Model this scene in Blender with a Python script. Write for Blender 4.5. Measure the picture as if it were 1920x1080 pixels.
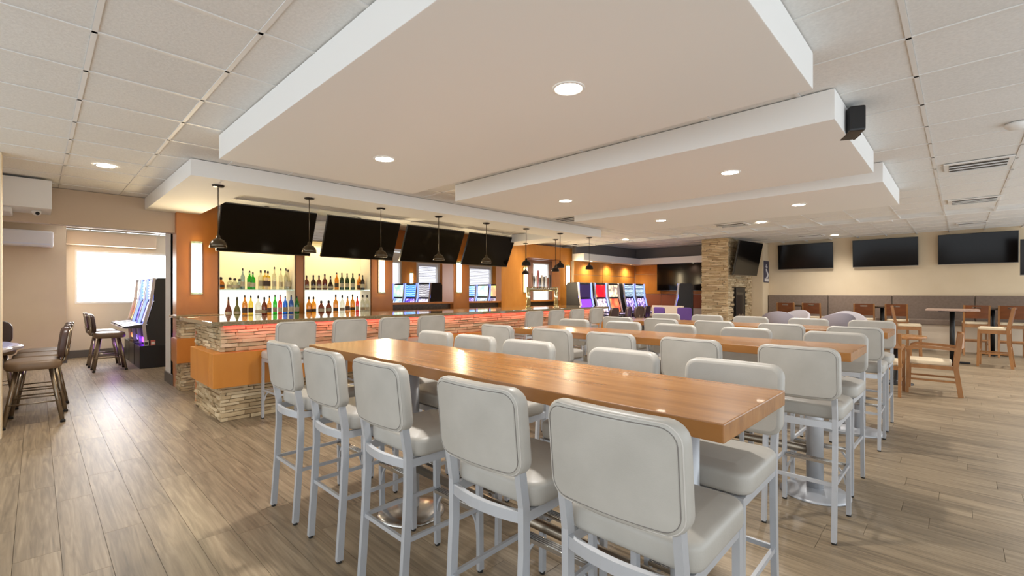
import bpy, bmesh, math, random
from mathutils import Vector, Matrix
R = random.Random(7)
for o in list(bpy.data.objects): bpy.data.objects.remove(o)
sc = bpy.context.scene
COL = sc.collection
PI = math.pi
# ---------------------------------------------------------------- camera
FPX, HOR, HC, YAW = 866.0, 548.0, 1.42, math.radians(44.16)
cam_d = bpy.data.cameras.new('camera'); cam = bpy.data.objects.new('camera', cam_d); COL.objects.link(cam)
cam_d.sensor_width = 36; cam_d.lens = 36*FPX/1920; cam_d.shift_y = (HOR-540)/1920
cam_d.clip_start = .05; cam_d.clip_end = 200
cam.location = (0, 0, HC); cam.rotation_euler = (PI/2, 0, YAW-PI/2)
sc.camera = cam
FW = Vector((math.cos(YAW), math.sin(YAW), 0)); RT = Vector((math.sin(YAW), -math.cos(YAW), 0))
# ---------------------------------------------------------------- world, exposure
w = bpy.data.worlds.new('world'); sc.world = w; w.use_nodes = True
w.node_tree.nodes['Background'].inputs[0].default_value = (.87, .94, 1.0, 1)
w.node_tree.nodes['Background'].inputs[1].default_value = 1.5
sc.view_settings.view_transform = 'Standard'; sc.view_settings.look = 'None'
sc.view_settings.gamma = 1; sc.view_settings.use_curve_mapping = False
sc.view_settings.exposure = 0.5

# ---------------------------------------------------------------- materials
def lin(c):
    return tuple(((v/255)/12.92 if v/255 <= .04045 else ((v/255+.055)/1.055)**2.4) for v in c)+(1,)
MATS = {}
def mat(name, col, rough=.5, metal=0, emit=None, es=0, spec=None, coat=0, trans=0, alpha=1):
    if name in MATS: return MATS[name]
    m = bpy.data.materials.new(name); m.use_nodes = True
    b = m.node_tree.nodes['Principled BSDF']
    b.inputs['Base Color'].default_value = lin(col); b.inputs['Roughness'].default_value = rough
    b.inputs['Metallic'].default_value = metal
    if emit: b.inputs['Emission Color'].default_value = lin(emit); b.inputs['Emission Strength'].default_value = es
    if spec is not None: b.inputs['Specular IOR Level'].default_value = spec
    b.inputs['Coat Weight'].default_value = coat; b.inputs['Transmission Weight'].default_value = trans
    b.inputs['Alpha'].default_value = alpha
    MATS[name] = m; return m
def nd(m, t, **kw):
    n = m.node_tree.nodes.new(t)
    for k, v in kw.items(): setattr(n, k, v)
    return n
def lk(m, a, b): m.node_tree.links.new(a, b)
def ramp(m, fac, stops):
    r = nd(m, 'ShaderNodeValToRGB'); e = r.color_ramp.elements
    while len(e) < len(stops): e.new(.5)
    for el, (p, c) in zip(e, stops): el.position = p; el.color = lin(c)
    lk(m, fac, r.inputs[0]); return r.outputs[0]
def noisy(name, stops, scale=(1, 1, 1), ns=4, detail=6, rough=.5, bump=0, metal=0, rnd=0, coat=0, coord='Object', dist=0, bs=None):
    """noise-coloured principled; rnd = share of per-piece random value in the ramp"""
    m = mat(name, (128, 128, 128), rough, metal, coat=coat); b = m.node_tree.nodes['Principled BSDF']
    tc = nd(m, 'ShaderNodeTexCoord'); mp = nd(m, 'ShaderNodeMapping'); mp.inputs['Scale'].default_value = scale
    lk(m, tc.outputs[coord], mp.inputs[0])
    oi = nd(m, 'ShaderNodeObjectInfo'); ge = nd(m, 'ShaderNodeNewGeometry')
    ad = nd(m, 'ShaderNodeMath', operation='ADD'); lk(m, oi.outputs['Random'], ad.inputs[0]); lk(m, ge.outputs['Random Per Island'], ad.inputs[1])
    fr = nd(m, 'ShaderNodeMath', operation='FRACT'); lk(m, ad.outputs[0], fr.inputs[0])
    nz = nd(m, 'ShaderNodeTexNoise'); nz.noise_dimensions = '4D'
    nz.inputs['Scale'].default_value = ns; nz.inputs['Detail'].default_value = detail; nz.inputs['Distortion'].default_value = dist
    lk(m, mp.outputs[0], nz.inputs['Vector'])
    f = nz.outputs['Fac']
    if rnd:
        sc_ = nd(m, 'ShaderNodeMath', operation='MULTIPLY'); sc_.inputs[1].default_value = 37; lk(m, fr.outputs[0], sc_.inputs[0]); lk(m, sc_.outputs[0], nz.inputs['W'])
        mx = nd(m, 'ShaderNodeMix'); mx.inputs[0].default_value = rnd; lk(m, f, mx.inputs[2]); lk(m, fr.outputs[0], mx.inputs[3]); f = mx.outputs[0]
    lk(m, ramp(m, f, stops), b.inputs['Base Color'])
    if bump:
        bp = nd(m, 'ShaderNodeBump'); bp.inputs['Strength'].default_value = bump; bp.inputs['Distance'].default_value = .01
        if bs:
            n2 = nd(m, 'ShaderNodeTexNoise'); n2.inputs['Scale'].default_value = bs; lk(m, tc.outputs[coord], n2.inputs['Vector']); lk(m, n2.outputs['Fac'], bp.inputs['Height'])
        else: lk(m, nz.outputs['Fac'], bp.inputs['Height'])
        lk(m, bp.outputs[0], b.inputs['Normal'])
    return m
M = {}
M['vinyl'] = noisy('grey_vinyl', [(.3, (172, 167, 158)), (.7, (181, 176, 167))], ns=9, rough=.42, bump=.05, bs=260)
M['vinyl_seam'] = mat('vinyl_seam', (120, 114, 108), .5)
M['vinyl_pipe'] = mat('vinyl_pipe', (196, 190, 182), .4)
M['silver'] = mat('silver_paint', (190, 192, 196), .38, .35)
M['chrome'] = mat('brushed_steel', (200, 196, 190), .22, 1)
M['rubber'] = mat('rubber_foot', (40, 38, 36), .7)
M['table_wood'] = noisy('table_wood', [(.25, (126, 80, 36)), (.45, (154, 102, 50)), (.58, (166, 113, 58)), (.78, (182, 130, 74))], scale=(8, .6, 3), ns=2.6, rough=.27, rnd=.05, coat=.1, dist=.6)
M['floor'] = noisy('vinyl_plank', [(.24, (98, 84, 66)), (.43, (132, 115, 92)), (.58, (154, 135, 109)), (.8, (180, 161, 134))], scale=(14, .8, 1), ns=2.0, detail=8, rough=.4, rnd=.13, dist=1.6, bump=.05)
M['floor_base'] = mat('floor_base', (96, 80, 62), .8)
M['tile'] = noisy('ceiling_tile_board', [(.35, (222, 221, 218)), (.65, (232, 231, 228))], ns=60, rough=.9, rnd=.1, bump=.25)
M['grid'] = mat('ceiling_grid_metal', (228, 226, 222), .5)
M['drywall'] = mat('white_drywall', (238, 237, 234), .75)
M['cream'] = noisy('cream_paint', [(.3, (226, 205, 172)), (.7, (232, 212, 180))], ns=2, rough=.8)
M['cream2'] = mat('pale_paint', (226, 214, 194), .8)
M['beige'] = mat('beige_paint', (206, 184, 158), .8)
M['greypaint'] = mat('dark_grey_paint', (110, 106, 106), .7)
M['basebd'] = mat('grey_baseboard', (104, 98, 92), .6)
M['orange'] = noisy('orange_veneer', [(.3, (196, 122, 42)), (.7, (212, 140, 58))], scale=(1.5, 1.5, .5), ns=3, rough=.35, rnd=.15, dist=.8)
M['orange_dark'] = noisy('russet_veneer', [(.3, (190, 114, 46)), (.7, (206, 130, 58))], scale=(1, 1, .4), ns=3, rough=.3, dist=.8)
M['mauve'] = mat('mauve_paint', (176, 128, 104), .7)
M['rust'] = mat('rust_panel', (168, 96, 58), .6)
M['stone'] = noisy('stacked_ledgestone', [(.2, (164, 138, 102)), (.45, (196, 172, 134)), (.65, (212, 192, 156)), (.85, (226, 210, 180))], ns=7, rough=.85, rnd=.4, bump=.5)
M['stone_back'] = mat('stone_mortar', (96, 80, 60), .95)
M['granite'] = noisy('bar_granite', [(.3, (108, 92, 66)), (.5, (138, 120, 88)), (.7, (160, 142, 108))], ns=70, detail=3, rough=.07, coat=.5)
M['darkcounter'] = noisy('dark_counter', [(.3, (78, 60, 44)), (.7, (100, 80, 58))], ns=30, rough=.25)
M['black'] = mat('black_plastic', (22, 21, 22), .4)
M['screen'] = mat('dark_screen', (16, 11, 8), .12, spec=.22)
M['blackmat'] = mat('black_laminate', (44, 42, 42), .5)
M['glass'] = mat('glass_shelf', (205, 225, 215), .05, trans=.8)
M['niche_lo'] = mat('backlit_panel_white', (245, 240, 225), .5, emit=(255, 250, 236), es=1.15)
M['niche_hi'] = mat('backlit_panel_cream', (232, 214, 160), .5, emit=(250, 232, 176), es=.42)
M['sconce'] = mat('sconce_diffuser', (255, 240, 205), .4, emit=(255, 226, 166), es=5)
M['lens'] = mat('lamp_lens', (255, 250, 240), .4, emit=(255, 244, 224), es=22)
M['bulb'] = mat('pendant_bulb', (255, 240, 210), .4, emit=(255, 232, 190), es=8)
M['nickel'] = mat('pendant_metal', (96, 86, 72), .28, 1)
M['bronze'] = mat('pendant_bronze', (40, 32, 27), .35, .6)
M['pane'] = mat('daylight_pane', (250, 250, 255), .4, emit=(250, 250, 255), es=2.6)
M['pane2'] = mat('blind_pane', (236, 238, 246), .4, emit=(244, 247, 255), es=.85)
M['slat'] = mat('white_blind', (226, 228, 234), .6)
M['brownseat'] = mat('taupe_leatherette', (128, 106, 84), .4)
M['brownback'] = mat('brown_leatherette', (82, 62, 56), .35)
M['gunmetal'] = mat('champagne_steel', (156, 144, 128), .3, .9)
M['chairwood'] = noisy('oak_frame', [(.3, (140, 94, 50)), (.7, (166, 116, 68))], scale=(2, 2, .6), ns=6, rough=.35)
M['chairback'] = noisy('red_brown_veneer', [(.3, (108, 60, 30)), (.7, (128, 74, 40))], scale=(.8, .8, 3), ns=5, rough=.3)
M['creamseat'] = mat('cream_seat', (226, 208, 176), .6)
M['banq'] = noisy('taupe_upholstery', [(.3, (122, 104, 90)), (.7, (134, 116, 102))], ns=20, rough=.75)
M['lavender'] = mat('lavender_fabric', (140, 132, 138), .8)
M['lavender2'] = mat('pale_lavender_fabric', (178, 171, 174), .8)
M['led_red'] = mat('red_led', (255, 60, 50), .4, emit=(255, 50, 45), es=3)
M['led_violet'] = mat('violet_led', (150, 60, 255), .4, emit=(140, 50, 255), es=5)
M['trim_blue'] = mat('blue_lightbar', (130, 150, 255), .4, emit=(120, 140, 255), es=1.6)
M['trim_white'] = mat('silver_trim', (205, 196, 196), .35, .3)
M['deck'] = mat('button_deck_plastic', (60, 56, 62), .3)
M['button'] = mat('lit_button', (235, 220, 255), .4, emit=(220, 190, 255), es=1)
M['tower'] = mat('polished_brass_steel', (222, 212, 178), .14, 1)
M['white_pl'] = mat('white_plastic', (232, 230, 226), .5)
M['poster_ink'] = mat('poster_white_ink', (226, 222, 220), .6)
M['poster'] = mat('navy_poster', (66, 62, 84), .5)
M['lightwood'] = noisy('pale_table_top', [(.3, (172, 142, 126)), (.7, (190, 160, 142))], scale=(1, 6, 1), ns=4, rough=.3)
M['vent'] = mat('vent_dark', (70, 64, 58), .7)
M['ember'] = mat('fireplace_glass', (34, 30, 28), .12)
M['purple'] = mat('purple_fabric', (96, 66, 140), .7)
M['pvcwhite'] = mat('cream_laminate', (226, 208, 184), .55)

def screen_mat(name, c1, c2, c3, scale=6, es=.9, kind='vor'):
    m = mat(name, c1, .2); b = m.node_tree.nodes['Principled BSDF']
    tc = nd(m, 'ShaderNodeTexCoord')
    if kind == 'vor':
        v = nd(m, 'ShaderNodeTexVoronoi'); v.inputs['Scale'].default_value = scale; lk(m, tc.outputs['Object'], v.inputs['Vector']); f = v.outputs['Distance']
    else:
        v = nd(m, 'ShaderNodeTexWave'); v.bands_direction = 'Z'; v.inputs['Scale'].default_value = scale; v.inputs['Distortion'].default_value = 3; lk(m, tc.outputs['Object'], v.inputs['Vector']); f = v.outputs['Fac']
    c = ramp(m, f, [(.15, c1), (.45, c2), (.75, c3)])
    lk(m, c, b.inputs['Base Color']); lk(m, c, b.inputs['Emission Color']); b.inputs['Emission Strength'].default_value = es
    return m
SCR = {
 'dark': (mat('slot_screen_off', (46, 36, 66), .15, emit=(60, 44, 90), es=.4), mat('slot_screen_violet', (120, 60, 220), .2, emit=(126, 62, 230), es=.8)),
 'red': (screen_mat('slot_red', (236, 196, 120), (200, 40, 40), (180, 24, 40), 3.2), screen_mat('slot_reels', (250, 244, 236), (214, 190, 190), (96, 84, 110), 13)),
 'cream': (screen_mat('slot_cream', (250, 238, 210), (230, 214, 180), (150, 130, 120), 8), screen_mat('slot_orange', (250, 226, 150), (226, 130, 80), (190, 50, 50), 3.4)),
 'teal': (screen_mat('slot_teal', (220, 240, 246), (140, 190, 210), (60, 62, 96), 7, kind='w'), screen_mat('slot_lilac', (250, 244, 255), (190, 168, 220), (92, 70, 130), 12)),
 'sky': (screen_mat('slot_sky', (150, 214, 236), (96, 176, 222), (70, 120, 210), 5, kind='w'), screen_mat('slot_indigo', (220, 200, 255), (110, 80, 200), (70, 50, 170), 14)),
 'grey': (screen_mat('slot_grey', (230, 230, 234), (160, 158, 164), (110, 108, 116), 6, kind='w'), screen_mat('slot_pale', (246, 244, 252), (200, 196, 214), (150, 140, 176), 12)),
 'lime': (screen_mat('slot_lime', (190, 220, 80), (210, 190, 130), (220, 150, 110), 3.5), screen_mat('slot_mono', (250, 244, 250), (170, 160, 176), (120, 100, 120), 10)),
 'mint': (screen_mat('slot_mint', (240, 250, 240), (200, 226, 190), (150, 200, 190), 6), screen_mat('slot_ice', (250, 252, 255), (180, 206, 220), (110, 140, 180), 10)),
}
def bottle_mat(name, c):
    m = bpy.data.materials.new(name); m.use_nodes = True; nt = m.node_tree; nt.nodes.clear()
    o = nt.nodes.new('ShaderNodeOutputMaterial'); t = nt.nodes.new('ShaderNodeBsdfTransparent'); g = nt.nodes.new('ShaderNodeBsdfGlossy'); d = nt.nodes.new('ShaderNodeBsdfTranslucent')
    m1 = nt.nodes.new('ShaderNodeMixShader'); m2 = nt.nodes.new('ShaderNodeMixShader')
    L0 = lin(c); t.inputs[0].default_value = tuple(v**.6 for v in L0[:3])+(1,); d.inputs[0].default_value = L0; g.inputs['Roughness'].default_value = .08
    m1.inputs[0].default_value = .3; m2.inputs[0].default_value = .1
    L = nt.links.new; L(t.outputs[0], m1.inputs[1]); L(d.outputs[0], m1.inputs[2]); L(m1.outputs[0], m2.inputs[1]); L(g.outputs[0], m2.inputs[2]); L(m2.outputs[0], o.inputs[0])
    return m
BC = {k: bottle_mat('glass_'+k, c) for k, c in dict(amber=(206, 140, 40), clear=(226, 226, 214), blue_clear=(176, 194, 204), green=(44, 190, 50), yellow=(232, 206, 90), brown=(120, 56, 30), gold=(226, 160, 44), darkgreen=(44, 84, 40), dark=(60, 36, 26), red=(206, 50, 44), blue=(36, 120, 214), olive=(110, 106, 60)).items()}
M['caps'] = mat('bottle_cap_dark', (52, 42, 38), .4)
M['paper'] = mat('bottle_label_paper', (206, 190, 160), .7)
M['paper_dk'] = mat('bottle_label_dark', (92, 72, 60), .7)

# ---------------------------------------------------------------- mesh builder
class MB:
    def __init__(s): s.v = []; s.f = []; s.sm = []
    def add(s, vs, fs, smooth=False, T=None):
        b = len(s.v)
        s.v += [tuple(T @ Vector(p)) if T else tuple(p) for p in vs]
        s.f += [tuple(i+b for i in f) for f in fs]; s.sm += [smooth]*len(fs); return s
    def box(s, a, b, T=None):
        x0, y0, z0 = a; x1, y1, z1 = b
        return s.add([(x0, y0, z0), (x1, y0, z0), (x1, y1, z0), (x0, y1, z0), (x0, y0, z1), (x1, y0, z1), (x1, y1, z1), (x0, y1, z1)],
                     [(3, 2, 1, 0), (4, 5, 6, 7), (0, 1, 5, 4), (1, 2, 6, 5), (2, 3, 7, 6), (3, 0, 4, 7)], False, T)
    def bbox(s, a, b, r=.004, T=None):   # box with chamfered edges
        bm = bmesh.new(); bmesh.ops.create_cube(bm, size=1)
        for v in bm.verts: v.co = Vector([(a[i]+b[i])/2+v.co[i]*(b[i]-a[i]) for i in range(3)])
        bmesh.ops.bevel(bm, geom=bm.edges[:], offset=r, segments=2, affect='EDGES', profile=.6)
        bm.verts.index_update()
        s.add([v.co.copy() for v in bm.verts], [[v.index for v in f.verts] for f in bm.faces], False, T); bm.free(); return s
    def loft(s, rings, cap=True, smooth=True, T=None, closed=False):
        n = len(rings[0]); vs = [p for r in rings for p in r]; fs = []
        m = len(rings)
        for i in range(m if closed else m-1):
            j = (i+1) % m
            for k in range(n): fs.append((i*n+k, i*n+(k+1) % n, j*n+(k+1) % n, j*n+k))
        if cap and not closed: fs += [tuple(range(n))[::-1], tuple((m-1)*n+k for k in range(n))]
        return s.add(vs, fs, smooth, T)
    def lathe(s, prof, n=16, c=(0, 0, 0), smooth=True, T=None, ph=0):
        return s.loft([[(c[0]+r*math.cos(2*PI*k/n+ph), c[1]+r*math.sin(2*PI*k/n+ph), c[2]+z) for k in range(n)] for r, z in prof], True, smooth, T)
    def sweep(s, path, sec, smooth=False, side=Vector((0, 1, 0)), closed=False, T=None):
        path = [Vector(p) for p in path]; n = len(path); rings = []
        for i, p in enumerate(path):
            a = path[(i-1) % n] if (i or closed) else p; b = path[(i+1) % n] if (i < n-1 or closed) else p
            d = (b-a).normalized(); sd = side
            if abs(d.dot(sd)) > .95: sd = Vector((1, 0, 0)) if abs(d.x) < .9 else Vector((0, 0, 1))
            u = (sd-d*sd.dot(d)).normalized(); v = d.cross(u)
            rings.append([tuple(p+u*x+v*y) for x, y in sec])
        return s.loft(rings, True, smooth, T, closed)
    def tube(s, path, r, n=8, closed=False, T=None):
        return s.sweep(path, [(r*math.cos(2*PI*k/n), r*math.sin(2*PI*k/n)) for k in range(n)], True, closed=closed, T=T)
    def bar(s, path, w_, h_, T=None, side=Vector((0, 1, 0))):
        return s.sweep(path, [(-w_/2, -h_/2), (w_/2, -h_/2), (w_/2, h_/2), (-w_/2, h_/2)], False, side=side, T=T)
    def build(s, name, m, parent=None, kind=None, loc=None):
        me = bpy.data.meshes.new(name); me.from_pydata(s.v, [], s.f)
        me.polygons.foreach_set('use_smooth', s.sm); me.update()
        me.materials.append(m)
        return link(name, me, parent, kind, loc)
def link(name, me, parent=None, kind=None, loc=None):
    o = bpy.data.objects.new(name, me); COL.objects.link(o)
    if parent: o.parent = parent
    if kind: o['kind'] = kind
    if loc is not None: o.location = loc
    return o
def tag(o, label, cat, group=None):
    o['label'] = label; o['category'] = cat
    if group: o['group'] = group
    return o
def thing(name, label, cat, loc=(0, 0, 0), rz=0, group=None):
    o = bpy.data.objects.new(name, None); COL.objects.link(o); o.location = loc; o.rotation_euler = (0, 0, rz); o.empty_display_size = .1
    return tag(o, label, cat, group)
def copy_tree(o, parent=None):
    c = o.copy(); COL.objects.link(c); c.parent = parent
    for ch in o.children: copy_tree(ch, c)
    return c
def struct(name, o_or_mb, m=None, label=None):
    o = o_or_mb.build(name, m) if isinstance(o_or_mb, MB) else o_or_mb
    o['kind'] = 'structure'
    if label: o['label'] = label
    return o
def rrect(w_, h_, r, n=5):
    pts = []
    for cx, cy, a0 in ((w_/2-r, h_/2-r, 0), (-w_/2+r, h_/2-r, PI/2), (-w_/2+r, -h_/2+r, PI), (w_/2-r, -h_/2+r, 1.5*PI)):
        for k in range(n+1):
            a = a0+PI/2*k/n; pts.append((cx+r*math.cos(a), cy+r*math.sin(a)))
    return pts
def pillow(w_, h_, t, r, e, n=5, crown=0):
    """rounded-rectangle slab, outline in (a,b), thickness c from -t/2..t/2 with edge radius e; returns rings of (a,b,c)"""
    rings = []
    prof = [(e*3.0, 0), (e, 0)]+[(e*(1-math.sin(a)), e*(1-math.cos(a))) for a in (PI/8, PI/4, 3*PI/8, PI/2)]
    prof = prof+[(i, t-c) for i, c in prof[::-1]]
    for i, c in prof:
        rr = max(r-i, .004)
        cc = c-t/2
        if c >= t-1e-6 and i > e*2: cc += crown
        rings.append([(a, b, cc) for a, b in rrect(w_-2*i, h_-2*i, rr, n)])
    return rings
def light(name, kind, loc, energy, col=(1, .95, .88), parent=None, size=.1, rot=(0, 0, 0), spot=2.4, blend=1, sy=None):
    d = bpy.data.lights.new(name, kind); d.energy = energy; d.color = col
    if kind == 'AREA':
        d.shape = 'RECTANGLE' if sy else 'DISK'; d.size = size
        if sy: d.size_y = sy
    else: d.shadow_soft_size = size
    if kind == 'SPOT': d.spot_size = spot; d.spot_blend = blend
    o = bpy.data.objects.new(name, d); COL.objects.link(o); o.location = loc; o.rotation_euler = rot
    if parent: o.parent = parent
    return o
def px(x, y, z):
    v = Vector((x, y, z-HC)); d = v.dot(FW)
    if d < .15: return None
    return 960+FPX*v.dot(RT)/d, HOR-FPX*v.z/d, d
ORD = ['first', 'second', 'third', 'fourth', 'fifth', 'sixth', 'seventh', 'eighth', 'ninth', 'tenth', 'eleventh', 'twelfth', 'thirteenth', 'fourteenth', 'fifteenth', 'sixteenth']

# pieces laid as parts: the 300 that show largest are objects, the rest one stuff part
def pieces(name, plist, m, parent, limit=300, stuffname=None):
    """plist: (location, mesh-key, MB) where MB is local; meshes shared by key"""
    def score(p):
        q = px(*p[0])
        if q is None or not (-150 < q[0] < 2070 and -150 < q[1] < 1230): return -1/(1+Vector(p[0]).length)
        return p[3]/q[2]**2
    ordered = sorted(plist, key=score, reverse=True)
    cache = {}
    for p in ordered[:limit]:
        if p[1] not in cache:
            me = bpy.data.meshes.new(name); me.from_pydata(p[2].v, [], p[2].f); me.materials.append(m); cache[p[1]] = me
        link(name, cache[p[1]], parent, None, p[0])
    rest = ordered[limit:]
    if rest:
        s = MB()
        for p in rest: s.add(p[2].v, p[2].f, False, Matrix.Translation(p[0]))
        s.build(stuffname or name+'_field', m, parent, 'stuff')

# ================================================================ STRUCTURE
ZC, Z2, XSTEP = 2.78, 2.92, 10.95
XW = 15.9                                   # television wall
# floor with vinyl planks
fl = struct('floor', MB().box((-3, -3, -.2), (XW, 13.75, -.012)), M['floor_base'])
PW, PL = .182, 1.22
pl = []; variants = {}
i = 0; x = -3.0
while x < XW-.01:
    y = -3.0 - R.random()*PL
    while y < 13.75:
        y0, y1 = max(y, -3.0), min(y+PL, 13.75); x1 = min(x+PW, XW)
        if y1-y0 > .02:
            L_ = round(y1-y0, 3); W_ = round(x1-x, 3)
            key = (L_, W_)
            if key not in variants: variants[key] = MB().box((-W_/2+.0009, -L_/2+.0009, -.012), (W_/2-.0009, L_/2-.0009, 0))
            pl.append(((x+W_/2, (y0+y1)/2, 0), key, variants[key], 1))
        y += PL
    x += PW
pieces('plank', pl, M['floor'], fl)

# ceiling: slab above, hanging grid, tiles
ce = struct('ceiling', MB().box((-3, -3, Z2+.05), (XW, 13.75, Z2+.2)), M['grid'])
SLABS = [(1.1, 3.07, .6, 4.6), (3.7, 5.62, .6, 4.6), (6.15, 7.95, .58, 4.55)]
def covered(x, y):
    for a, b, c, d in SLABS:
        if a+.02 < x-.3 and x+.3 < b-.02 and c+.02 < y-.3 and y+.3 < d-.02: return True
    return False
T_ = .61
tl = []; g = MB()
tilemb = MB().box((-.292, -.292, 0), (.292, .292, .016))
kx0, kx1 = -5, 17; ky0, ky1 = -6, 13
gx = lambda k: .212+T_*k
gy = lambda k: .20+T_*k
for a in range(kx0, kx1+1):
    for b in range(ky0, ky1+1):
        cx_, cy_ = gx(a)+T_/2, gy(b)+T_/2
        if cx_+T_/2 > XSTEP+.1 or covered(cx_, cy_): continue
        tl.append(((cx_, cy_, ZC+.006), 't', tilemb, 1))
XS = gx(17)+T_
XS = .212+T_*round((XSTEP-.212)/T_)
# raised ceiling beyond the step, larger tiles
big = MB().box((-.592, -.292, 0), (.592, .292, .016))
nx = int((XW-XS)/T_)+1
for a in range(nx):
    for b in range(ky0, ky1+1):
        cx_, cy_ = XS+T_*a+T_/2, gy(b)+T_/2
        if cx_+.29 < XW: tl.append(((cx_, cy_, Z2+.006), 't', tilemb, 1))
# slot room behind the header
for a in range(-3, 25):
    for b in range(14, 22):
        cx_, cy_ = gx(a)+T_/2, gy(b)+T_/2
        if cy_ < 13.5: tl.append(((cx_, cy_, ZC+.006), 't', tilemb, .05))
pieces('ceiling_tile', tl, M['tile'], ce)
yA, yB = gy(ky0), 13.75
for k in range(kx0, 26):
    x_ = gx(k)
    if x_ < XS+.05: g.box((x_-.012, yA, ZC), (x_+.012, yB, ZC+.03))
for k in range(ky0, 23):
    y_ = gy(k); g.box((gx(kx0), y_-.012, ZC), (XS if y_ < 8.4 else XW, y_+.012, ZC+.03))
g.build('ceiling_grid', M['grid'], ce)
g2 = MB()
for a in range(nx): g2.box((XS+T_*a-.012, yA, Z2), (XS+T_*a+.012, 8.4, Z2+.03))
for k in range(ky0, 14): g2.box((XS, gy(k)-.012, Z2), (XW, gy(k)+.012, Z2+.03))
g2.build('ceiling_grid', M['grid'], ce)
MB().box((XS-.01, yA, ZC-.004), (XS+.03, 8.4, Z2+.03)).build('step_trim', M['drywall'], ce)

# floating slabs and bar soffit
for i, (a, b, c, d) in enumerate(SLABS):
    struct('trim_%d' % (i+1), MB().bbox((a, c, 2.573), (b, d, ZC-.001), .004), M['drywall'], ['nearest', 'middle', 'farthest'][i]+' white suspended ceiling slab with two downlights')
so = MB()
so.box((1.09, 5.6, 2.61), (8.55, 6.28, ZC-.001)); so.box((1.09, 6.28, 2.61), (1.74, 8.45, ZC-.001)); so.box((7.85, 6.28, 2.61), (8.55, 8.33, ZC-.001)); 
struct('trim_4', so, M['drywall'], 'white ring soffit above the bar carrying the pendants')

# header and walls
struct('trim_5', MB().box((-3, 8.46, 2.31), (1.45, 8.62, ZC)), M['beige'], 'beige header beam over the slot room opening')
struct('wall_post', MB().box((1.45, 8.62, 0), (1.62, 9.2, ZC)), M['drywall'])
struct('baseboard_post', MB().box((1.435, 8.6, 0), (1.45, 9.2, .16)), M['basebd'])
struct('wall_unseen_left', MB().box((-1.8, 6.86, 0), (-1.62, 12.9, ZC)), M['cream'])  # unseen wall, added to keep world light out of the slot room
struct('wall_entry', MB().box((-1.6, 6.68, 0), (-.236, 6.86, ZC)), M['cream'])
wb = MB()
def wall_holes_y(mb, y0, y1, x0, x1, z0, z1, holes):
    """wall in plane y with rectangular holes (xa,xb,za,zb) sorted by xa"""
    cur = x0
    for xa, xb, za, zb in holes:
        mb.box((cur, y0, z0), (xa, y1, z1)); mb.box((xa, y0, z0), (xb, y1, za)); mb.box((xa, y0, zb), (xb, y1, z1)); cur = xb
    mb.box((cur, y0, z0), (x1, y1, z1))
WINS = [(.58, 2.95, 1.17, 2.34), (7.95, 8.68, 1.3, 2.45), (9.38, 10.27, 1.3, 2.45), (11.75, 12.95, 1.3, 2.45)]
wall_holes_y(wb, 13.75, 13.95, -3, XW, 0, ZC, WINS)
wback = struct('wall_back', wb, M['cream2'])
for xa, xb in ((8.72, 9.3), (10.35, 11.6), (13.0, 14.2)):
    MB().bbox((xa, 13.71, .2), (xb, 13.75, ZC-.02), .006).build('wood_panel', M['orange'], wback)
struct('wall_nook', MB().box((-3, 12.9, 0), (.42, 13.75, ZC)), M['cream'])
struct('baseboard_nook', MB().box((-3, 12.885, 0), (.435, 12.9, .16)).box((.42, 13.735, 0), (2.6, 13.75, .16)), M['basebd'])
for n, (xa, xb, za, zb) in enumerate(WINS):
    wn = MB()
    t = .035
    wn.box((xa, 13.74, za), (xa+t, 13.93, zb)).box((xb-t, 13.74, za), (xb, 13.93, zb)).box((xa+t, 13.74, za), (xb-t, 13.93, za+t)).box((xa+t, 13.74, zb-t), (xb-t, 13.93, zb))
    wo = struct('window_%d' % (n+1), wn, M['drywall'], ['wide bright daylight window of the slot room', 'narrow window seen past the second bar pillar', 'window with white blind left of the third pillar', 'window with white blind right of the third pillar'][n])
    MB().box((xa+t, 13.88, za+t), (xb-t, 13.89, zb-t)).build('pane', M['pane'] if n == 0 else M['pane2'], wo)
    if n > 1:
        me = None
        k = 0
        while za+.08+k*.055 < zb-.05:
            if me is None:
                o = MB().box((xa+t, -.014, -.004), (xb-t, .014, .004), Matrix.Rotation(.6, 4, 'X')).build('blind_slat', M['slat'], wo); me = o.data
            else: o = link('blind_slat', me, wo)
            o.location = (0, 13.84, za+.08+k*.055); k += 1
        MB().box((xa+t, 13.81, zb-.11), (xb-t, 13.87, zb-t)).build('headrail', M['slat'], wo)
# valance box over the wide window
tag(MB().box((.44, 13.45, 2.44), (1.95, 13.74, 2.72)).build('valance_box', M['beige']), 'beige valance box above the wide slot room window', 'valance')

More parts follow.
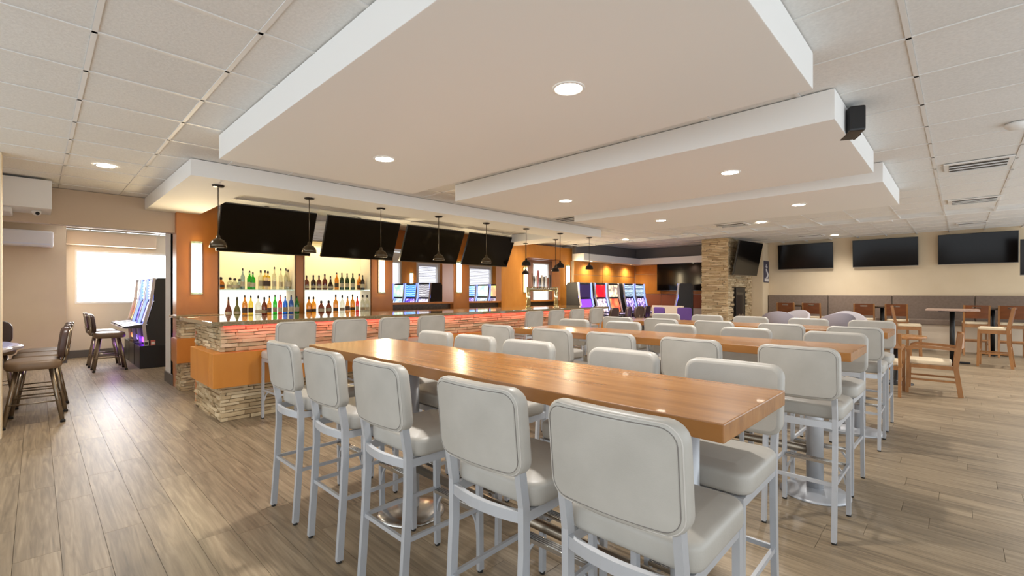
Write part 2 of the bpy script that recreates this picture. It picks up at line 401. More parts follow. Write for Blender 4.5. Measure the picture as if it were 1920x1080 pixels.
# pillars and header behind the bar
YP = 8.36
pil = MB().box((5.1, YP+.43, 2.36), (11.2, YP+.55, ZC))
wbar = struct('wall_bar', pil, M['orange_dark'])
for xa, xb in ((1.45, 1.985), (4.62, 5.10), (6.68, 7.15)):
    MB().bbox((xa, YP, 0), (xb, YP+.42, ZC-.002), .004).build('wall_pillar', M['orange_dark'])['kind'] = 'structure'
MB().bbox((3.18, YP, 1.0), (3.30, YP+.42, ZC-.002), .004).build('wall_divider', M['orange_dark'])['kind'] = 'structure'
MB().bbox((8.22, YP, 0), (9.2, YP+.2, ZC-.05), .004).build('wood_panel', M['orange'], wbar)
MB().bbox((9.2, YP, 2.36), (11.2, YP+.2, ZC-.05), .004).build('wood_panel', M['orange'], wbar)
MB().bbox((10.62, YP, 0), (11.12, YP+.3, 2.36), .004).build('pillar', M['orange'], wbar)
for xa, xb in ((5.10, 6.68), (7.15, 8.22), (9.2, 10.62)):
    MB().box((xa, YP+.12, 0), (xb, YP+.34, 1.16)).build('half_wall', M['darkcounter'], wbar)
    MB().bbox((xa, YP+.02, 1.16), (xb, YP+.42, 1.2), .004).build('half_wall_cap', M['orange_dark'], wbar)
# mauve partition with a pale window beyond the last opening
wm = MB(); wall_holes_y(wm, 10.4, 10.5, 11.35, 15.0, 0, ZC, [(11.72, 12.55, 1.1, 2.42)])
struct('wall_partition', wm, M['mauve'])
wo = struct('window_5', MB().box((11.72, 10.39, 1.1), (11.76, 10.5, 2.42)).box((12.51, 10.39, 1.1), (12.55, 10.5, 2.42)).box((11.76, 10.39, 2.38), (12.51, 10.5, 2.42)).box((11.76, 10.39, 1.1), (12.51, 10.5, 1.14)).box((11.76, 10.4, 1.55), (12.51, 10.48, 1.62)), M['drywall'], 'pale window behind the beer tap tower')
MB().box((11.76, 10.46, 1.14), (12.51, 10.47, 2.38)).build('pane', M['pane2'], wo)

# far gaming corner
YA, XB = 8.3, 14.8
wa = struct('wall_gaming', MB().box((11.2, YA, 0), (XB+.2, YA+.12, Z2)).box((XB, 5.3, 0), (XB+.2, YA, Z2)), M['cream2'])
def panelA(xa, xb, za, zb, m=M['orange']): MB().bbox((xa+.006, YA-.025, za+.006), (xb-.006, YA, zb-.006), .004).build('wood_panel', m, wa)
def panelB(ya, yb, za, zb, m=M['orange']): MB().bbox((XB-.025, ya+.006, za+.006), (XB, yb-.006, zb-.006), .004).build('wood_panel', m, wa)
for xa, xb in ((11.2, 12.7), (12.7, 14.77)):
    panelA(xa, xb, 1.95, 2.36); panelA(xa, xb, 1.2, 1.95); panelA(xa, xb, 0, 1.2, M['rust'])
for ya, yb in ((5.3, 6.2), (6.2, 7.3), (7.3, 8.27)):
    panelB(ya, yb, 2.05, 2.36); panelB(ya, yb, 1.36, 2.05); panelB(ya, yb, .9, 1.36, M['rust']); panelB(ya, yb, 0, .9, M['pvcwhite'])
struct('trim_6', MB().box((11.12, YA-.42, 2.36), (XB, YA, 2.56)).box((XB-.42, 5.3, 2.36), (XB, YA-.42, 2.56)), M['drywall'], 'white soffit with downlights above the far slot machines')
struct('trim_7', MB().box((11.12, YA-.12, 2.56), (XB, YA-.02, Z2)).box((XB-.12, 5.3, 2.56), (XB, YA-.12, Z2)), M['greypaint'], 'dark grey cove band above the far slot machines')

# television wall and its return
struct('wall_right', MB().box((XW, -3, 0), (XW+.2, 13.95, Z2+.2)), M['cream'])
struct('wall_return', MB().box((15.26, 4.28, 0), (XW, 5.4, Z2)), M['cream'])
struct('baseboard_right', MB().box((XW-.015, -3, 0), (XW, 4.28, .14)), M['basebd'])

# ================================================================ STONE
def stone_face(parent, origin, u, n, length, z0, z1, hmin, hmax, lmin, lmax, dmin, dmax, out, holes=()):
    """stacked ledgestone; u = direction along wall, n = outward normal"""
    u = Vector(u); n = Vector(n); z = z0
    while z < z1-.008:
        h = min(R.uniform(hmin, hmax), z1-z)
        if z1-z-h < .012: h = z1-z
        s = -R.random()*lmax*.5
        while s < length:
            L_ = R.uniform(lmin, lmax); a, b = max(s, 0), min(s+L_, length)
            if length-b < lmin*.5: b = length
            ok = b-a > .015 and not any(a < hb and b > ha and z < hz1 and z+h > hz0 for ha, hb, hz0, hz1 in holes)
            if ok:
                d = R.uniform(dmin, dmax); j = lambda q: R.uniform(-q, q)
                c = Vector(origin)+u*((a+b)/2)+Vector((0, 0, z+h/2))
                hl, hh = (b-a)/2-.0015, h/2-.0015
                vs = []
                for dd, k in ((-.02, 1), (d, .985)):
                    for sx, sz in ((-1, -1), (1, -1), (1, 1), (-1, 1)):
                        vs.append(tuple(u*(sx*hl*k+(j(.006) if dd > 0 else 0))+Vector((0, 0, sz*hh*(k if dd < 0 else .9)+(j(.003) if dd > 0 else 0)))+n*(dd+(j(.006) if dd > 0 else 0))))
                mb = MB().add(vs, [(3, 2, 1, 0), (4, 5, 6, 7), (0, 1, 5, 4), (1, 2, 6, 5), (2, 3, 7, 6), (3, 0, 4, 7)] if u.cross(Vector((0, 0, 1))).dot(n) > 0 else [(0, 1, 2, 3), (7, 6, 5, 4), (4, 5, 1, 0), (5, 6, 2, 1), (6, 7, 3, 2), (7, 4, 0, 3)])
                out.append((tuple(c), len(out), mb, hl*hh))
            s += L_
            if b >= length: break
        z += h

# bar counter
BX0, BX1, BY0, BY1 = 1.40, 8.95, 5.79, 6.5
bar = thing('bar_counter', 'long bar faced with stacked stone and an orange wood band', 'bar', (BX0, BY0, 0))
off = Vector((-BX0, -BY0, 0))
TB = Matrix.Translation(off)
MB().box((BX0+.03, BY0+.03, 0), (BX1, BY1, 1.05), TB).box((BX0+.03, BY1, 0), (BX0+.45, 6.95, 1.05), TB).build('core', M['stone_back'], bar)
st = []
for za, zb in ((0.0, .392), (.764, 1.05)):
    stone_face(bar, (BX0, BY0+.02, 0), (1, 0, 0), (0, -1, 0), BX1-BX0, za, zb, .028, .055, .12, .4, .004, .035, st)
    stone_face(bar, (BX0+.02, BY0, 0), (0, 1, 0), (-1, 0, 0), 6.93-BY0, za, zb, .024, .05, .10, .3, .004, .04, st)
st = [((p[0][0]+off.x, p[0][1]+off.y, p[0][2]), p[1], p[2], p[3], p[0]) for p in st]
def pieces_off(name, plist, m, parent, limit, stuffname):
    def score(p):
        q = px(*p[4]); return p[3]/q[2]**2 if q else 0
    o_ = sorted(plist, key=score, reverse=True)
    for p in o_[:limit]: p[2].build(name, m, parent, None, p[0])
    s = MB()
    for p in o_[limit:]: s.add(p[2].v, p[2].f, False, Matrix.Translation(p[0]))
    s.build(stuffname, m, parent, 'stuff')
pieces_off('stone', st, M['stone'], bar, 300, 'stone_veneer')
MB().bbox((1.30, 5.675, .392), (BX1+.02, BY0+.05, .764), .004, TB).bbox((1.30, BY0+.05, .392), (BX0+.1, 6.70, .764), .004, TB).build('wood_band', M['orange'], bar)
MB().bbox((1.42, 7.0, 0), (1.82, 7.06, 1.05), .004, TB).build('end_panel', M['orange_dark'], bar)
MB().box((BX0+.02, BY0-.03, 1.042), (BX1-.1, BY0-.018, 1.0515), TB).build('red_light_strip', M['led_red'], bar)
bt = MB().bbox((1.29, 5.70, 1.052), (BX1+.08, 7.0, 1.102), .008).bbox((1.29, 7.0, 1.052), (2.0, 7.27, 1.102), .008)
tag(bt.build('granite_slab', M['granite']), 'polished tan granite top of the long bar', 'bar top')
light('bar_led', 'AREA', (5.1, 5.712, 1.045), 5, (1, .16, .13), None, 7.2, (math.radians(35), 0, 0), sy=.02)
# stub with ledge against the first pillar
stub = thing('bar_stub', 'short stone stub with wood box against the first bar pillar', 'counter', (1.44, 8.0, 0))
MB().box((.03, .03, 0), (.5, .34, 1.05)).build('core', M['stone_back'], stub)
st = []
for za, zb in ((0.0, .41), (.76, 1.05)):
    stone_face(stub, (.0, .02, 0), (1, 0, 0), (0, -1, 0), .5, za, zb, .03, .05, .1, .25, .004, .03, st)
    stone_face(stub, (.02, 0, 0), (0, 1, 0), (-1, 0, 0), .34, za, zb, .03, .05, .1, .25, .004, .03, st)
for p in st: p[2].build('stone', M['stone'], stub, None, p[0])
MB().bbox((-.06, -.06, .41), (.4, .33, .76), .004).build('wood_band', M['orange_dark'], stub)
tag(MB().bbox((1.36, 7.9, 1.052), (1.96, 8.355, 1.09), .006).build('ledge_top', M['granite']), 'small granite ledge at the foot of the first bar pillar', 'ledge')

# fireplace column
fx, fy = 13.22, 4.58
fc = thing('fireplace_column', 'floor to ceiling stacked stone column with fireplace', 'column', (fx, fy, 0))
MB().box((.03, .03, 0), (2.0, .715, Z2)).build('core', M['stone_back'], fc)
st = []
FH = (.55, 1.32, .62, 1.55)
stone_face(fc, (0, .02, 0), (1, 0, 0), (0, -1, 0), 2.03, 0, Z2, .03, .06, .12, .42, .004, .04, st, holes=[FH])
stone_face(fc, (.02, 0, 0), (0, 1, 0), (-1, 0, 0), .72, 0, Z2, .03, .06, .12, .42, .004, .04, st)
pieces_off('stone', [(p[0], p[1], p[2], p[3], (p[0][0]+fx, p[0][1]+fy, p[0][2])) for p in st], M['stone'], fc, 300, 'stone_veneer')
MB().box((.57, -.02, .64), (1.30, .028, 1.53)).build('firebox_glass', M['ember'], fc)
fr = MB()
for a, b in (((.55, -.03, .62), (.60, .02, 1.55)), ((1.27, -.03, .62), (1.32, .02, 1.55)), ((.60, -.03, 1.42), (1.27, .02, 1.55)), ((.60, -.03, .62), (1.27, .02, .67))): fr.box(a, b)
fr.build('firebox_frame', M['black'], fc)
lg = MB()
for k in range(4): lg.tube([(.66+.13*k, -.035, .72+.02*(k % 2)), (.82+.13*k, -.035, .78-.03*(k % 2))], .022, 6)
lg.build('log', M['brownseat'], fc)

# ================================================================ TABLES AND STOOLS
def make_table(label):
    t = thing('long_table', label, 'table', (0, 0, 0), 0, 'long wooden bar height tables')
    # top made of edge-glued boards
    W_, Y0, Y1 = .64, .485, 3.375
    MB().bbox((-W_/2, Y0, .985), (W_/2, Y1, 1.042), .004).build('tabletop', M['table_wood'], t)
    for yy in (.74, 2.55):
        c = MB().lathe([(.215, 0), (.215, .008), (.20, .02), (.12, .034), (.07, .045)], 28, (0, yy, 0)); c.build('base', M['chrome'] if yy > 1 else M['silver'], t)
        MB().lathe([(.052, .04), (.052, .96)], 20, (0, yy, 0)).build('post', M['silver'], t)
        MB().box((-.25, yy-.05, .96), (.25, yy+.05, .985)).build('bracket', M['silver'], t)
    MB().tube([(.0, .74, .30), (.0, 2.55, .30)], .028, 10).build('foot_rail', M['gunmetal'], t)
    return t
TX = [1.69, 3.84, 5.84]
tab = make_table('nearest long wooden table')
for i, x_ in enumerate(TX):
    t = tab if i == 0 else copy_tree(tab)
    t.location = (x_, 0, 0)
    t['label'] = ['long wooden bar table nearest the camera, on silver posts', 'middle of the three long wooden bar tables', 'farthest of the three long wooden bar tables'][i]

def make_stool():
    t = thing('bar_stool', 'stool', 'bar stool')
    # seat cushion
    s = MB(); rings = pillow(.41, .42, .085, .06, .022, crown=.012)
    s.loft([[(a+.015, b, c+.722+.006*math.cos(b*7)) for a, b, c in r] for r in rings])
    seat = s.build('seat', M['vinyl'], t)
    # backrest, bowed: ends curve forward
    def bend(a, b, c): # a: across (y), b: up, c: thickness -> local
        z = .952+b; x = -.245-.10*(b+.155)+c+.5*a*a
        z -= .35*a*a*(0 if b > 0 else -1)*.5
        return (x, a, z)
    def outline(i):
        w2, h2, r = .2125-i, .1525-i, max(.055-i, .006)
        q = [(w2-r+r*math.cos(PI/2*k/6), h2-r+r*math.sin(PI/2*k/6)) for k in range(7)]
        return q+[((w2-r)*(1-2*k/12), h2) for k in range(1, 12)]+[(-a, b) for a, b in q[::-1]]
    e, t_ = .02, .062
    prof = [(e*(1-math.sin(q)), e*(1-math.cos(q))) for q in (0, PI/8, PI/4, 3*PI/8, PI/2)]
    prof = [(i, c-t_/2) for i, c in prof]+[(i, t_/2-c) for i, c in prof[::-1]]
    s = MB(); rings = []
    for i, c in prof:
        up = outline(i); rings.append([bend(a, b, c) for a, b in up]+[bend(a, -b, c) for a, b in up[::-1]])
    s.loft(rings, cap=False)
    for c, flip in ((-t_/2, False), (t_/2, True)):
        up = outline(e); vs = []
        for a, b in up: vs += [bend(a, b, c), bend(a, b*.4, c), bend(a, -b*.4, c), bend(a, -b, c)]
        fs = []
        for k in range(len(up)-1):
            for j in range(3):
                f = (4*k+j, 4*k+4+j, 4*k+5+j, 4*k+1+j); fs.append(f if flip else f[::-1])
        s.add(vs, fs, True)
    back = s.build('backrest', M['vinyl'], t)
    for cc, rr in ((-.0255, .0022), (-.0305, .0016)):
        ins = .0065 if rr > .002 else .0155
        path = [bend(a, b, cc) for a, b in rrect(.425-2*ins, .305-2*ins, .055-ins*.6, 5)]
        # refine long runs for the bow
        pr = []
        for k in range(len(path)):
            p, q = Vector(path[k]), Vector(path[(k+1) % len(path)])
            pr.append(tuple(p))
            if (q-p).length > .08 and abs(q.y-p.y) > .08:
                bb = (p.z+q.z)/2-.952
                for j in range(1, 8):
                    a = p.y+(q.y-p.y)*j/8; b0 = (p.z-.952)+(q.z-p.z)*j/8; pr.append((bend(a, b0, cc)[0], a, p.z+(q.z-p.z)*j/8))
        MB().tube(pr, rr, 5, closed=True).build('piping', M['vinyl_seam'] if rr < .002 else M['vinyl_pipe'], back)
    # legs
    for sy in (-1, 1):
        y_ = sy*.18
        MB().bar([(-.245, y_, .012), (-.225, y_, .30), (-.212, y_, .55), (-.213, y_, .70), (-.232, y_, .82), (-.245, y_, .95)], .024, .034).build('leg', M['silver'], t)
        MB().bar([(.215, y_, .012), (.205, y_, .68)], .024, .03).build('leg', M['silver'], t)
        MB().bar([(-.21, y_, .662), (.205, y_, .662)], .02, .036).build('seat_rail', M['silver'], t)
        MB().bar([(-.225, y_, .325), (.21, y_, .325)], .014, .02).build('stretcher', M['silver'], t)
        for x_ in (-.245, .215): MB().lathe([(.014, 0), (.014, .014)], 8, (x_, y_, 0)).build('glide', M['rubber'], t)
    # bowed rear rail, front rail
    MB().bar([(-.213-.05*(1-(k/5-1)**2)*0.6, -.18+.36*k/10, .662) for k in range(11)], .038, .02, side=Vector((0, 0, 1))).build('seat_rail', M['silver'], t)
    MB().bar([(.205, -.18, .662), (.205, .18, .662)], .036, .02, side=Vector((0, 0, 1))).build('seat_rail', M['silver'], t)
    MB().bar([(-.225, -.18, .325), (-.225, .18, .325)], .02, .014, side=Vector((0, 0, 1))).build('stretcher', M['silver'], t)
    # ribbed foot plate in front
    MB().bar([(.21, -.168, .315), (.21, .168, .315)], .018, .05, side=Vector((0, 0, 1))).build('foot_plate', M['chrome'], t)
    rb = MB()
    for k in range(4): rb.tube([(.192+.012*k, -.165, .325), (.192+.012*k, .165, .325)], .003, 5)
    rb.build('foot_rib', M['chrome'], t)
    # arched brace under the front
    for sy in (-1, 1): MB().bar([(.208, sy*.168, .20), (.207, sy*.155, .255), (.206, sy*.12, .305)], .012, .012).build('brace', M['silver'], t)
    return t
stool0 = make_stool(); first = [True]
def place_stool(x_, y_, rz, label, group):
    t = stool0 if first[0] else copy_tree(stool0)
    first[0] = False
    t.location = (x_, y_, 0); t.rotation_euler = (0, 0, rz); t['label'] = label; t['group'] = group
TN = ['nearest', 'middle', 'farthest']
rows = {  # back-plane x, centre ys
 (0, 'left'): (1.10, [.69, 1.24, 1.93, 2.52, 3.10]), (0, 'right'): (2.235, [.75, 1.335, 2.02, 2.56, 3.05]),
 (1, 'left'): (3.13, [.69, 1.33, 1.98, 2.55, 3.24]), (1, 'right'): (4.405, [.72, 1.37, 2.03, 2.62, 3.27]),
 (2, 'left'): (5.24, [.705, 1.30, 1.97, 2.60, 3.18]), (2, 'right'): (6.5, [.715, 1.32, 1.96, 2.53, 3.13])}
for (ti, side), (xb, ys) in rows.items():
    for k, y_ in enumerate(ys):
        jit = R.uniform(-.012, .012)
        x_ = xb+.25+jit if side == 'left' else xb-.25-jit
        place_stool(x_, y_, R.uniform(-.03, .03)+(0 if side == 'left' else PI),
                    'grey vinyl stool, %s from right end on the %s side of the %s long table' % (ORD[k], {'left': 'near', 'right': 'far'}[side], TN[ti]),
                    'grey stools at the long tables')
for k, x_ in enumerate([1.96, 2.58, 3.19, 3.76, 5.87, 6.46, 7.08, 7.72]):
    place_stool(x_, 5.17+.25, PI/2+R.uniform(-.04, .04), 'grey vinyl stool at the stone bar, %s from its left end' % ORD[k], 'grey stools at the stone bar')

# ================================================================ LIGHTS
def downlight(x_, y_, z_, label, group, e=30, r=.075):
    t = thing('downlight', label, 'downlight', (x_, y_, z_), 0, group)
    MB().loft([[(rr*math.cos(2*PI*k/24), rr*math.sin(2*PI*k/24), zz) for k in range(24)] for rr, zz in ((r, .0), (r+.004, -.007), (r+.018, -.003), (r+.018, .0))], cap=False).build('trim_ring', M['white_pl'], t)
    MB().lathe([(r, -.002), (r, .0)], 24).build('lens', M['lens'], t)
    if e: light('lamp', 'SPOT', (0, 0, -.03), e, (1, .965, .92), t, .06, (0, 0, 0), 2.7, 1)
for i, (x_, ys) in enumerate([(2.095, (1.59, 3.57)), (4.645, (1.588, 3.57)), (6.99, (1.53, 3.45))]):
    for k, y_ in enumerate(ys): downlight(x_, y_, 2.572, 'lit downlight at the %s end of the %s ceiling slab' % (['near right', 'far left'][k], TN[i]), 'downlights in the slabs', 92)
downlight(.52, 6.6, ZC-.001, 'lit downlight in the tiled ceiling left of the bar', 'downlights in tile', 75)
downlight(9.83, 2.79, ZC-.001, 'lit downlight just beyond the farthest ceiling slab', 'downlights in tile', 140)
downlight(12.1, 2.35, Z2-.001, 'second lit downlight beyond the farthest ceiling slab', 'downlights in tile', 150)
downlight(14.6, 2.37, Z2-.001, 'lit downlight nearest the television wall', 'downlights in tile', 140)
downlight(10.6, 6.2, ZC-.001, 'lit downlight in the ceiling before the gaming corner', 'downlights in tile', 140)
downlight(9.4, 7.2, ZC-.001, 'lit downlight above the far end of the bar', 'downlights in tile', 80)
downlight(9.5, -.9, ZC-.001, 'downlight over the open floor by the dining chairs', 'downlights in tile', 150)
downlight(12.8, -1.4, Z2-.001, 'downlight over the high tables', 'downlights in tile', 150)
for k, x_ in enumerate((11.75, 12.95, 14.1)): downlight(x_, YA-.25, 2.359, '%s small soffit downlight above the far slot machines' % ORD[k], 'soffit downlights', 42, .045)
downlight(XB-.25, 6.1, 2.359, 'small soffit downlight left of the stone column', 'soffit downlights', 42, .045)
downlight(8.75, 7.9, ZC-.001, 'small downlight washing the orange panel by the taps', 'soffit downlights', 20, .05)

def pendant(x_, y_, zt, drop, m, label):
    t = thing('pendant_lamp', label, 'pendant lamp', (x_, y_, zt), 0, 'pendant lamps over the bar')
    MB().lathe([(.06, 0), (.06, -.012), (.05, -.018), (.01, -.02)], 20).build('canopy', M['bronze'], t)
    MB().lathe([(.005, -.02), (.005, -drop+.13)], 8).build('rod', m, t)
    zb = -drop
    MB().loft([[(r*math.cos(2*PI*k/20), r*math.sin(2*PI*k/20), zb+h) for k in range(20)] for r, h in ((.083, 0), (.086, .0), (.084, .03), (.074, .06), (.056, .082), (.03, .096), (.022, .10), (.02, .125), (.012, .14), (.004, .142))] , cap=False).loft([[(r*math.cos(2*PI*k/20), r*math.sin(2*PI*k/20), zb+h) for k in range(20)] for r, h in ((.0825, .001), (.08, .03), (.07, .057), (.05, .078), (.004, .09))], cap=False).build('shade', m, t)
    MB().lathe([(.004, zb+.015), (.022, zb+.022), (.028, zb+.045), (.02, zb+.07), (.012, zb+.085)], 12).build('bulb', M['bulb'], t)
    light('lamp', 'SPOT', (0, 0, zb+.012), 7, (1, .88, .7), t, .03, (0, 0, 0), 2.4, .8)
for k in range(8):
    pendant(1.41+k*.995, 5.93-.02*k, 2.609, .69, M['nickel'] if k < 5 else M['bronze'], '%s pendant lamp from the left over the bar front' % ORD[k])
pendant(8.30, 7.60, 2.609, .75, M['bronze'], 'dark pendant lamp behind the beer taps, farther back left')
pendant(8.15, 6.55, 2.609, .72, M['bronze'], 'dark pendant lamp behind the beer taps, farther back right')

def sconce(x_, y_, z0, z1, wd, label, e=17):
    t = thing('wall_sconce', label, 'sconce', (x_, y_, z0), 0, 'tall wall sconces')
    MB().box((-wd/2, -.02, 0), (wd/2, 0, z1-z0)).build('back_plate', M['chrome'], t)
    n = 10
    MB().loft([[(-(wd/2-.01)*math.cos(PI*k/n), -.02-.06*math.sin(PI*k/n), z) for k in range(n+1)] for z in (.03, z1-z0-.03)], True, False).build('diffuser', M['sconce'], t)
    for zz in (0, z1-z0-.03): MB().loft([[(-(wd/2)*math.cos(PI*k/n), -.018-.066*math.sin(PI*k/n), z) for k in range(n+1)] for z in (zz, zz+.03)], True, False).build('end_cap', M['glass'], t)
    light('lamp', 'AREA', (0, -.10, (z1-z0)/2), e, (1, .8, .5), t, wd, (-PI/2, 0, 0), sy=(z1-z0)*.9)
sconce(1.70, YP-.003, 1.39, 2.19, .15, 'tall lit sconce on the first bar pillar')
sconce(4.83, YP-.003, 1.40, 2.13, .14, 'tall lit sconce on the second bar pillar')
sconce(6.82, YP-.003, 1.40, 2.13, .14, 'tall lit sconce on the third bar pillar')
sconce(9.1, YP-.003, 1.40, 2.1, .14, 'tall lit sconce behind the beer taps')
sconce(10.95, YP-.003, 1.60, 2.22, .15, 'tall lit sconce beside the far slot machines')
sconce(9.08, 13.708, 1.4, 2.1, .14, 'distant sconce on an orange panel past the second pillar', 4)
sconce(13.55, 13.708, 1.4, 2.1, .14, 'distant sconce on an orange panel past the third pillar', 4)

# ================================================================ BACK BAR
bc = thing('back_counter', 'low orange cabinet run under the bottle shelves', 'cabinet', (1.985, 7.85, 0))
MB().box((0, .02, 0), (2.62, .5, 1.0)).build('body', M['orange_dark'], bc)
MB().bbox((-.01, 0, 1.0), (2.635, .9, 1.04), .004).build('worktop', M['darkcounter'], bc)
for k in range(5): 
    d = MB().bbox((.02+.52*k, -.0, .1), (.52+.52*k, .022, .96), .003).build('door', M['orange'], bc); MB().tube([(.46+.52*k, -.02, .6), (.46+.52*k, -.02, .75)], .006, 6).build('handle', M['chrome'], d)
for k, (xa, xb) in enumerate(((1.985, 3.18), (3.30, 4.62))):
    xa += .016; xb -= .016
    t = thing('lit_display_niche', '%s backlit bottle niche behind the bar' % ['left', 'right'][k], 'niche', (xa, 8.76, 1.04), 0, 'backlit bottle niches')
    MB().box((0, 0, 0), (xb-xa, .02, .42)).build('light_panel', M['niche_lo'], t)
    MB().box((0, 0, .43), (xb-xa, .02, 1.3)).build('upper_panel', M['niche_hi'], t)
    MB().box((xb-xa-.012, -.39, 0), (xb-xa-.001, 0, 1.3)).build('side_panel', M['cream2'], t)
    MB().box((.001, -.39, 0), (.012, 0, 1.3)).build('side_panel', M['cream2'], t)
    MB().box((0, -.39, 1.3), (xb-xa, 0, 1.32)).build('top_panel', M['cream2'], t)
    tag(MB().bbox((xa+.014, 8.38, 1.452), (xb-.014, 8.755, 1.466), .003).build('glass_shelf', M['glass']), '%s glass bottle shelf behind the bar' % ['left', 'right'][k], 'shelf', 'glass shelves')
    light('niche_light', 'AREA', ((xa+xb)/2, 8.6, 2.30), 5, (1, .88, .6), None, 1.0, (0, 0, 0), sy=.2)

SHAPES = {
 'tall': ([(.036, 0), (.038, .01), (.038, .19), (.030, .225), (.014, .25), (.013, .30)], .30, .335, .013),
 'slim': ([(.030, 0), (.032, .01), (.032, .21), (.026, .24), (.012, .265), (.012, .32)], .32, .36, .012),
 'round': ([(.045, 0), (.052, .02), (.052, .08), (.044, .115), (.020, .14), (.018, .165)], .165, .20, .022),
 'pear': ([(.040, 0), (.050, .03), (.050, .075), (.036, .13), (.018, .18), (.014, .26)], .26, .305, .014),
 'cone': ([(.042, 0), (.042, .02), (.036, .14), (.022, .23), (.013, .27), (.013, .30)], .30, .34, .013),
 'flask': ([(.040, 0), (.044, .012), (.044, .14), (.034, .175), (.015, .195), (.014, .235)], .235, .275, .016),
 'square': ([(.044, 0), (.046, .008), (.046, .18), (.038, .20), (.016, .21), (.016, .25)], .25, .285, .016),
}
bcache = {}
def bottle(x_, y_, z_, shape, colr, label, group, h=1.0, lab=True):
    key = (shape, colr)
    if key not in bcache:
        prof, zc, zt, rc = SHAPES[shape]; n = 4 if shape == 'square' else 14
        t = thing('liquor_bottle', label, 'bottle', (x_, y_, z_), 0, group)
        MB().lathe(prof, n, smooth=n > 4, ph=PI/4 if n == 4 else 0).build('glass_body', BC[colr], t)
        MB().lathe([(rc*.9, zc-.004), (rc, zc), (rc, zt-.012), (rc*.55, zt)], 10).build('cap', M['caps'], t)
        rl = max(r for r, z in prof[:3])+.0012
        z0, z1 = (.05, .13) if shape in ('tall', 'slim', 'square', 'cone') else (.03, .075)
        if shape == 'cone': rl = .042
        MB().loft([[(rl*math.cos(2*PI*k/n+(PI/4 if n == 4 else 0)), rl*math.sin(2*PI*k/n+(PI/4 if n == 4 else 0)), z) for k in range(n)] for z in (z0, z1)], cap=False, smooth=n > 4).build('label', M['paper'] if colr not in ('yellow', 'amber', 'gold') else M['paper_dk'], t)
        bcache[key] = t
    else:
        t = copy_tree(bcache[key]); t.location = (x_, y_, z_); t['label'] = label; t['group'] = group
    t.scale = (1, 1, h)
def xat(u, y_): # world x on plane y for image column u
    k = (u-960)/FPX; d = FW+RT*k; return y_*d.x/d.y
rowsB = [
 ('upper left', 8.55, 1.467, 1.985, 3.16, [(118, 'round', 'amber', 1), (262, 'round', 'clear', 1), (335, 'round', 'clear', .93), (410, 'round', 'blue_clear', .9), (458, 'slim', 'blue_clear', .98), (565, 'tall', 'green', .95), (616, 'tall', 'green', .88), (738, 'square', 'clear', 1.18), (806, 'square', 'yellow', 1.16), (850, 'square', 'yellow', 1.14), (950, 'slim', 'clear', 1.1), (1050, 'slim', 'clear', 1.05), (1130, 'slim', 'clear', 1.05), (1200, 'slim', 'clear', 1.04), (1285, 'cone', 'clear', 1.05)], 400),
 ('lower left', 8.22, 1.042, 1.985, 3.4, [(235, 'pear', 'brown', 1), (370, 'pear', 'olive', 1), (490, 'tall', 'amber', 1.0), (583, 'tall', 'yellow', .98), (700, 'flask', 'clear', 1.2), (795, 'flask', 'brown', 1.1), (872, 'slim', 'gold', .9), (960, 'slim', 'green', .95), (1040, 'slim', 'red', .95), (1120, 'tall', 'blue', .95), (1212, 'tall', 'blue', 1.0), (1300, 'tall', 'green', .95)], 400),
 ('upper right', 8.55, 1.467, 3.30, 4.58, [(205, 'flask', 'brown', .95), (312, 'flask', 'dark', 1), (400, 'flask', 'brown', .98), (490, 'flask', 'brown', 1.1), (580, 'pear', 'dark', .85), (675, 'tall', 'gold', 1), (755, 'tall', 'darkgreen', .98), (838, 'tall', 'darkgreen', .98), (925, 'tall', 'darkgreen', .98), (1025, 'flask', 'gold', 1.2), (1100, 'tall', 'dark', .88), (1185, 'round', 'gold', .8)], 550),
 ('lower right', 8.22, 1.042, 3.25, 4.72, [(215, 'flask', 'amber', 1.1), (315, 'flask', 'gold', 1.1), (435, 'round', 'brown', 1.15), (550, 'round', 'brown', 1.15), (660, 'flask', 'amber', 1.25), (762, 'flask', 'clear', 1.2), (845, 'cone', 'amber', .9), (922, 'flask', 'amber', 1.25), (997, 'slim', 'red', .85), (1080, 'flask', 'clear', 1.2), (1150, 'flask', 'clear', 1.2)], 550)]
CN = dict(amber='amber', clear='clear', blue_clear='pale blue', green='bright green', yellow='yellow', brown='brown', gold='golden', darkgreen='dark green', dark='near black', red='red', blue='blue', olive='olive')
for rn, y_, z_, xlo, xhi, items, u0 in rowsB:
    for k, (zx, s, c, h) in enumerate(items):
        yy = y_+(.075 if k % 2 else -.02)
        x_ = min(max(xat(u0+zx/8.306, yy), xlo+.08), xhi-.06)
        bottle(x_, yy, z_, s, c, '%s glass bottle, %s from left on the %s bar shelf' % (CN[c], ORD[k], rn), 'bottles behind the bar', h)

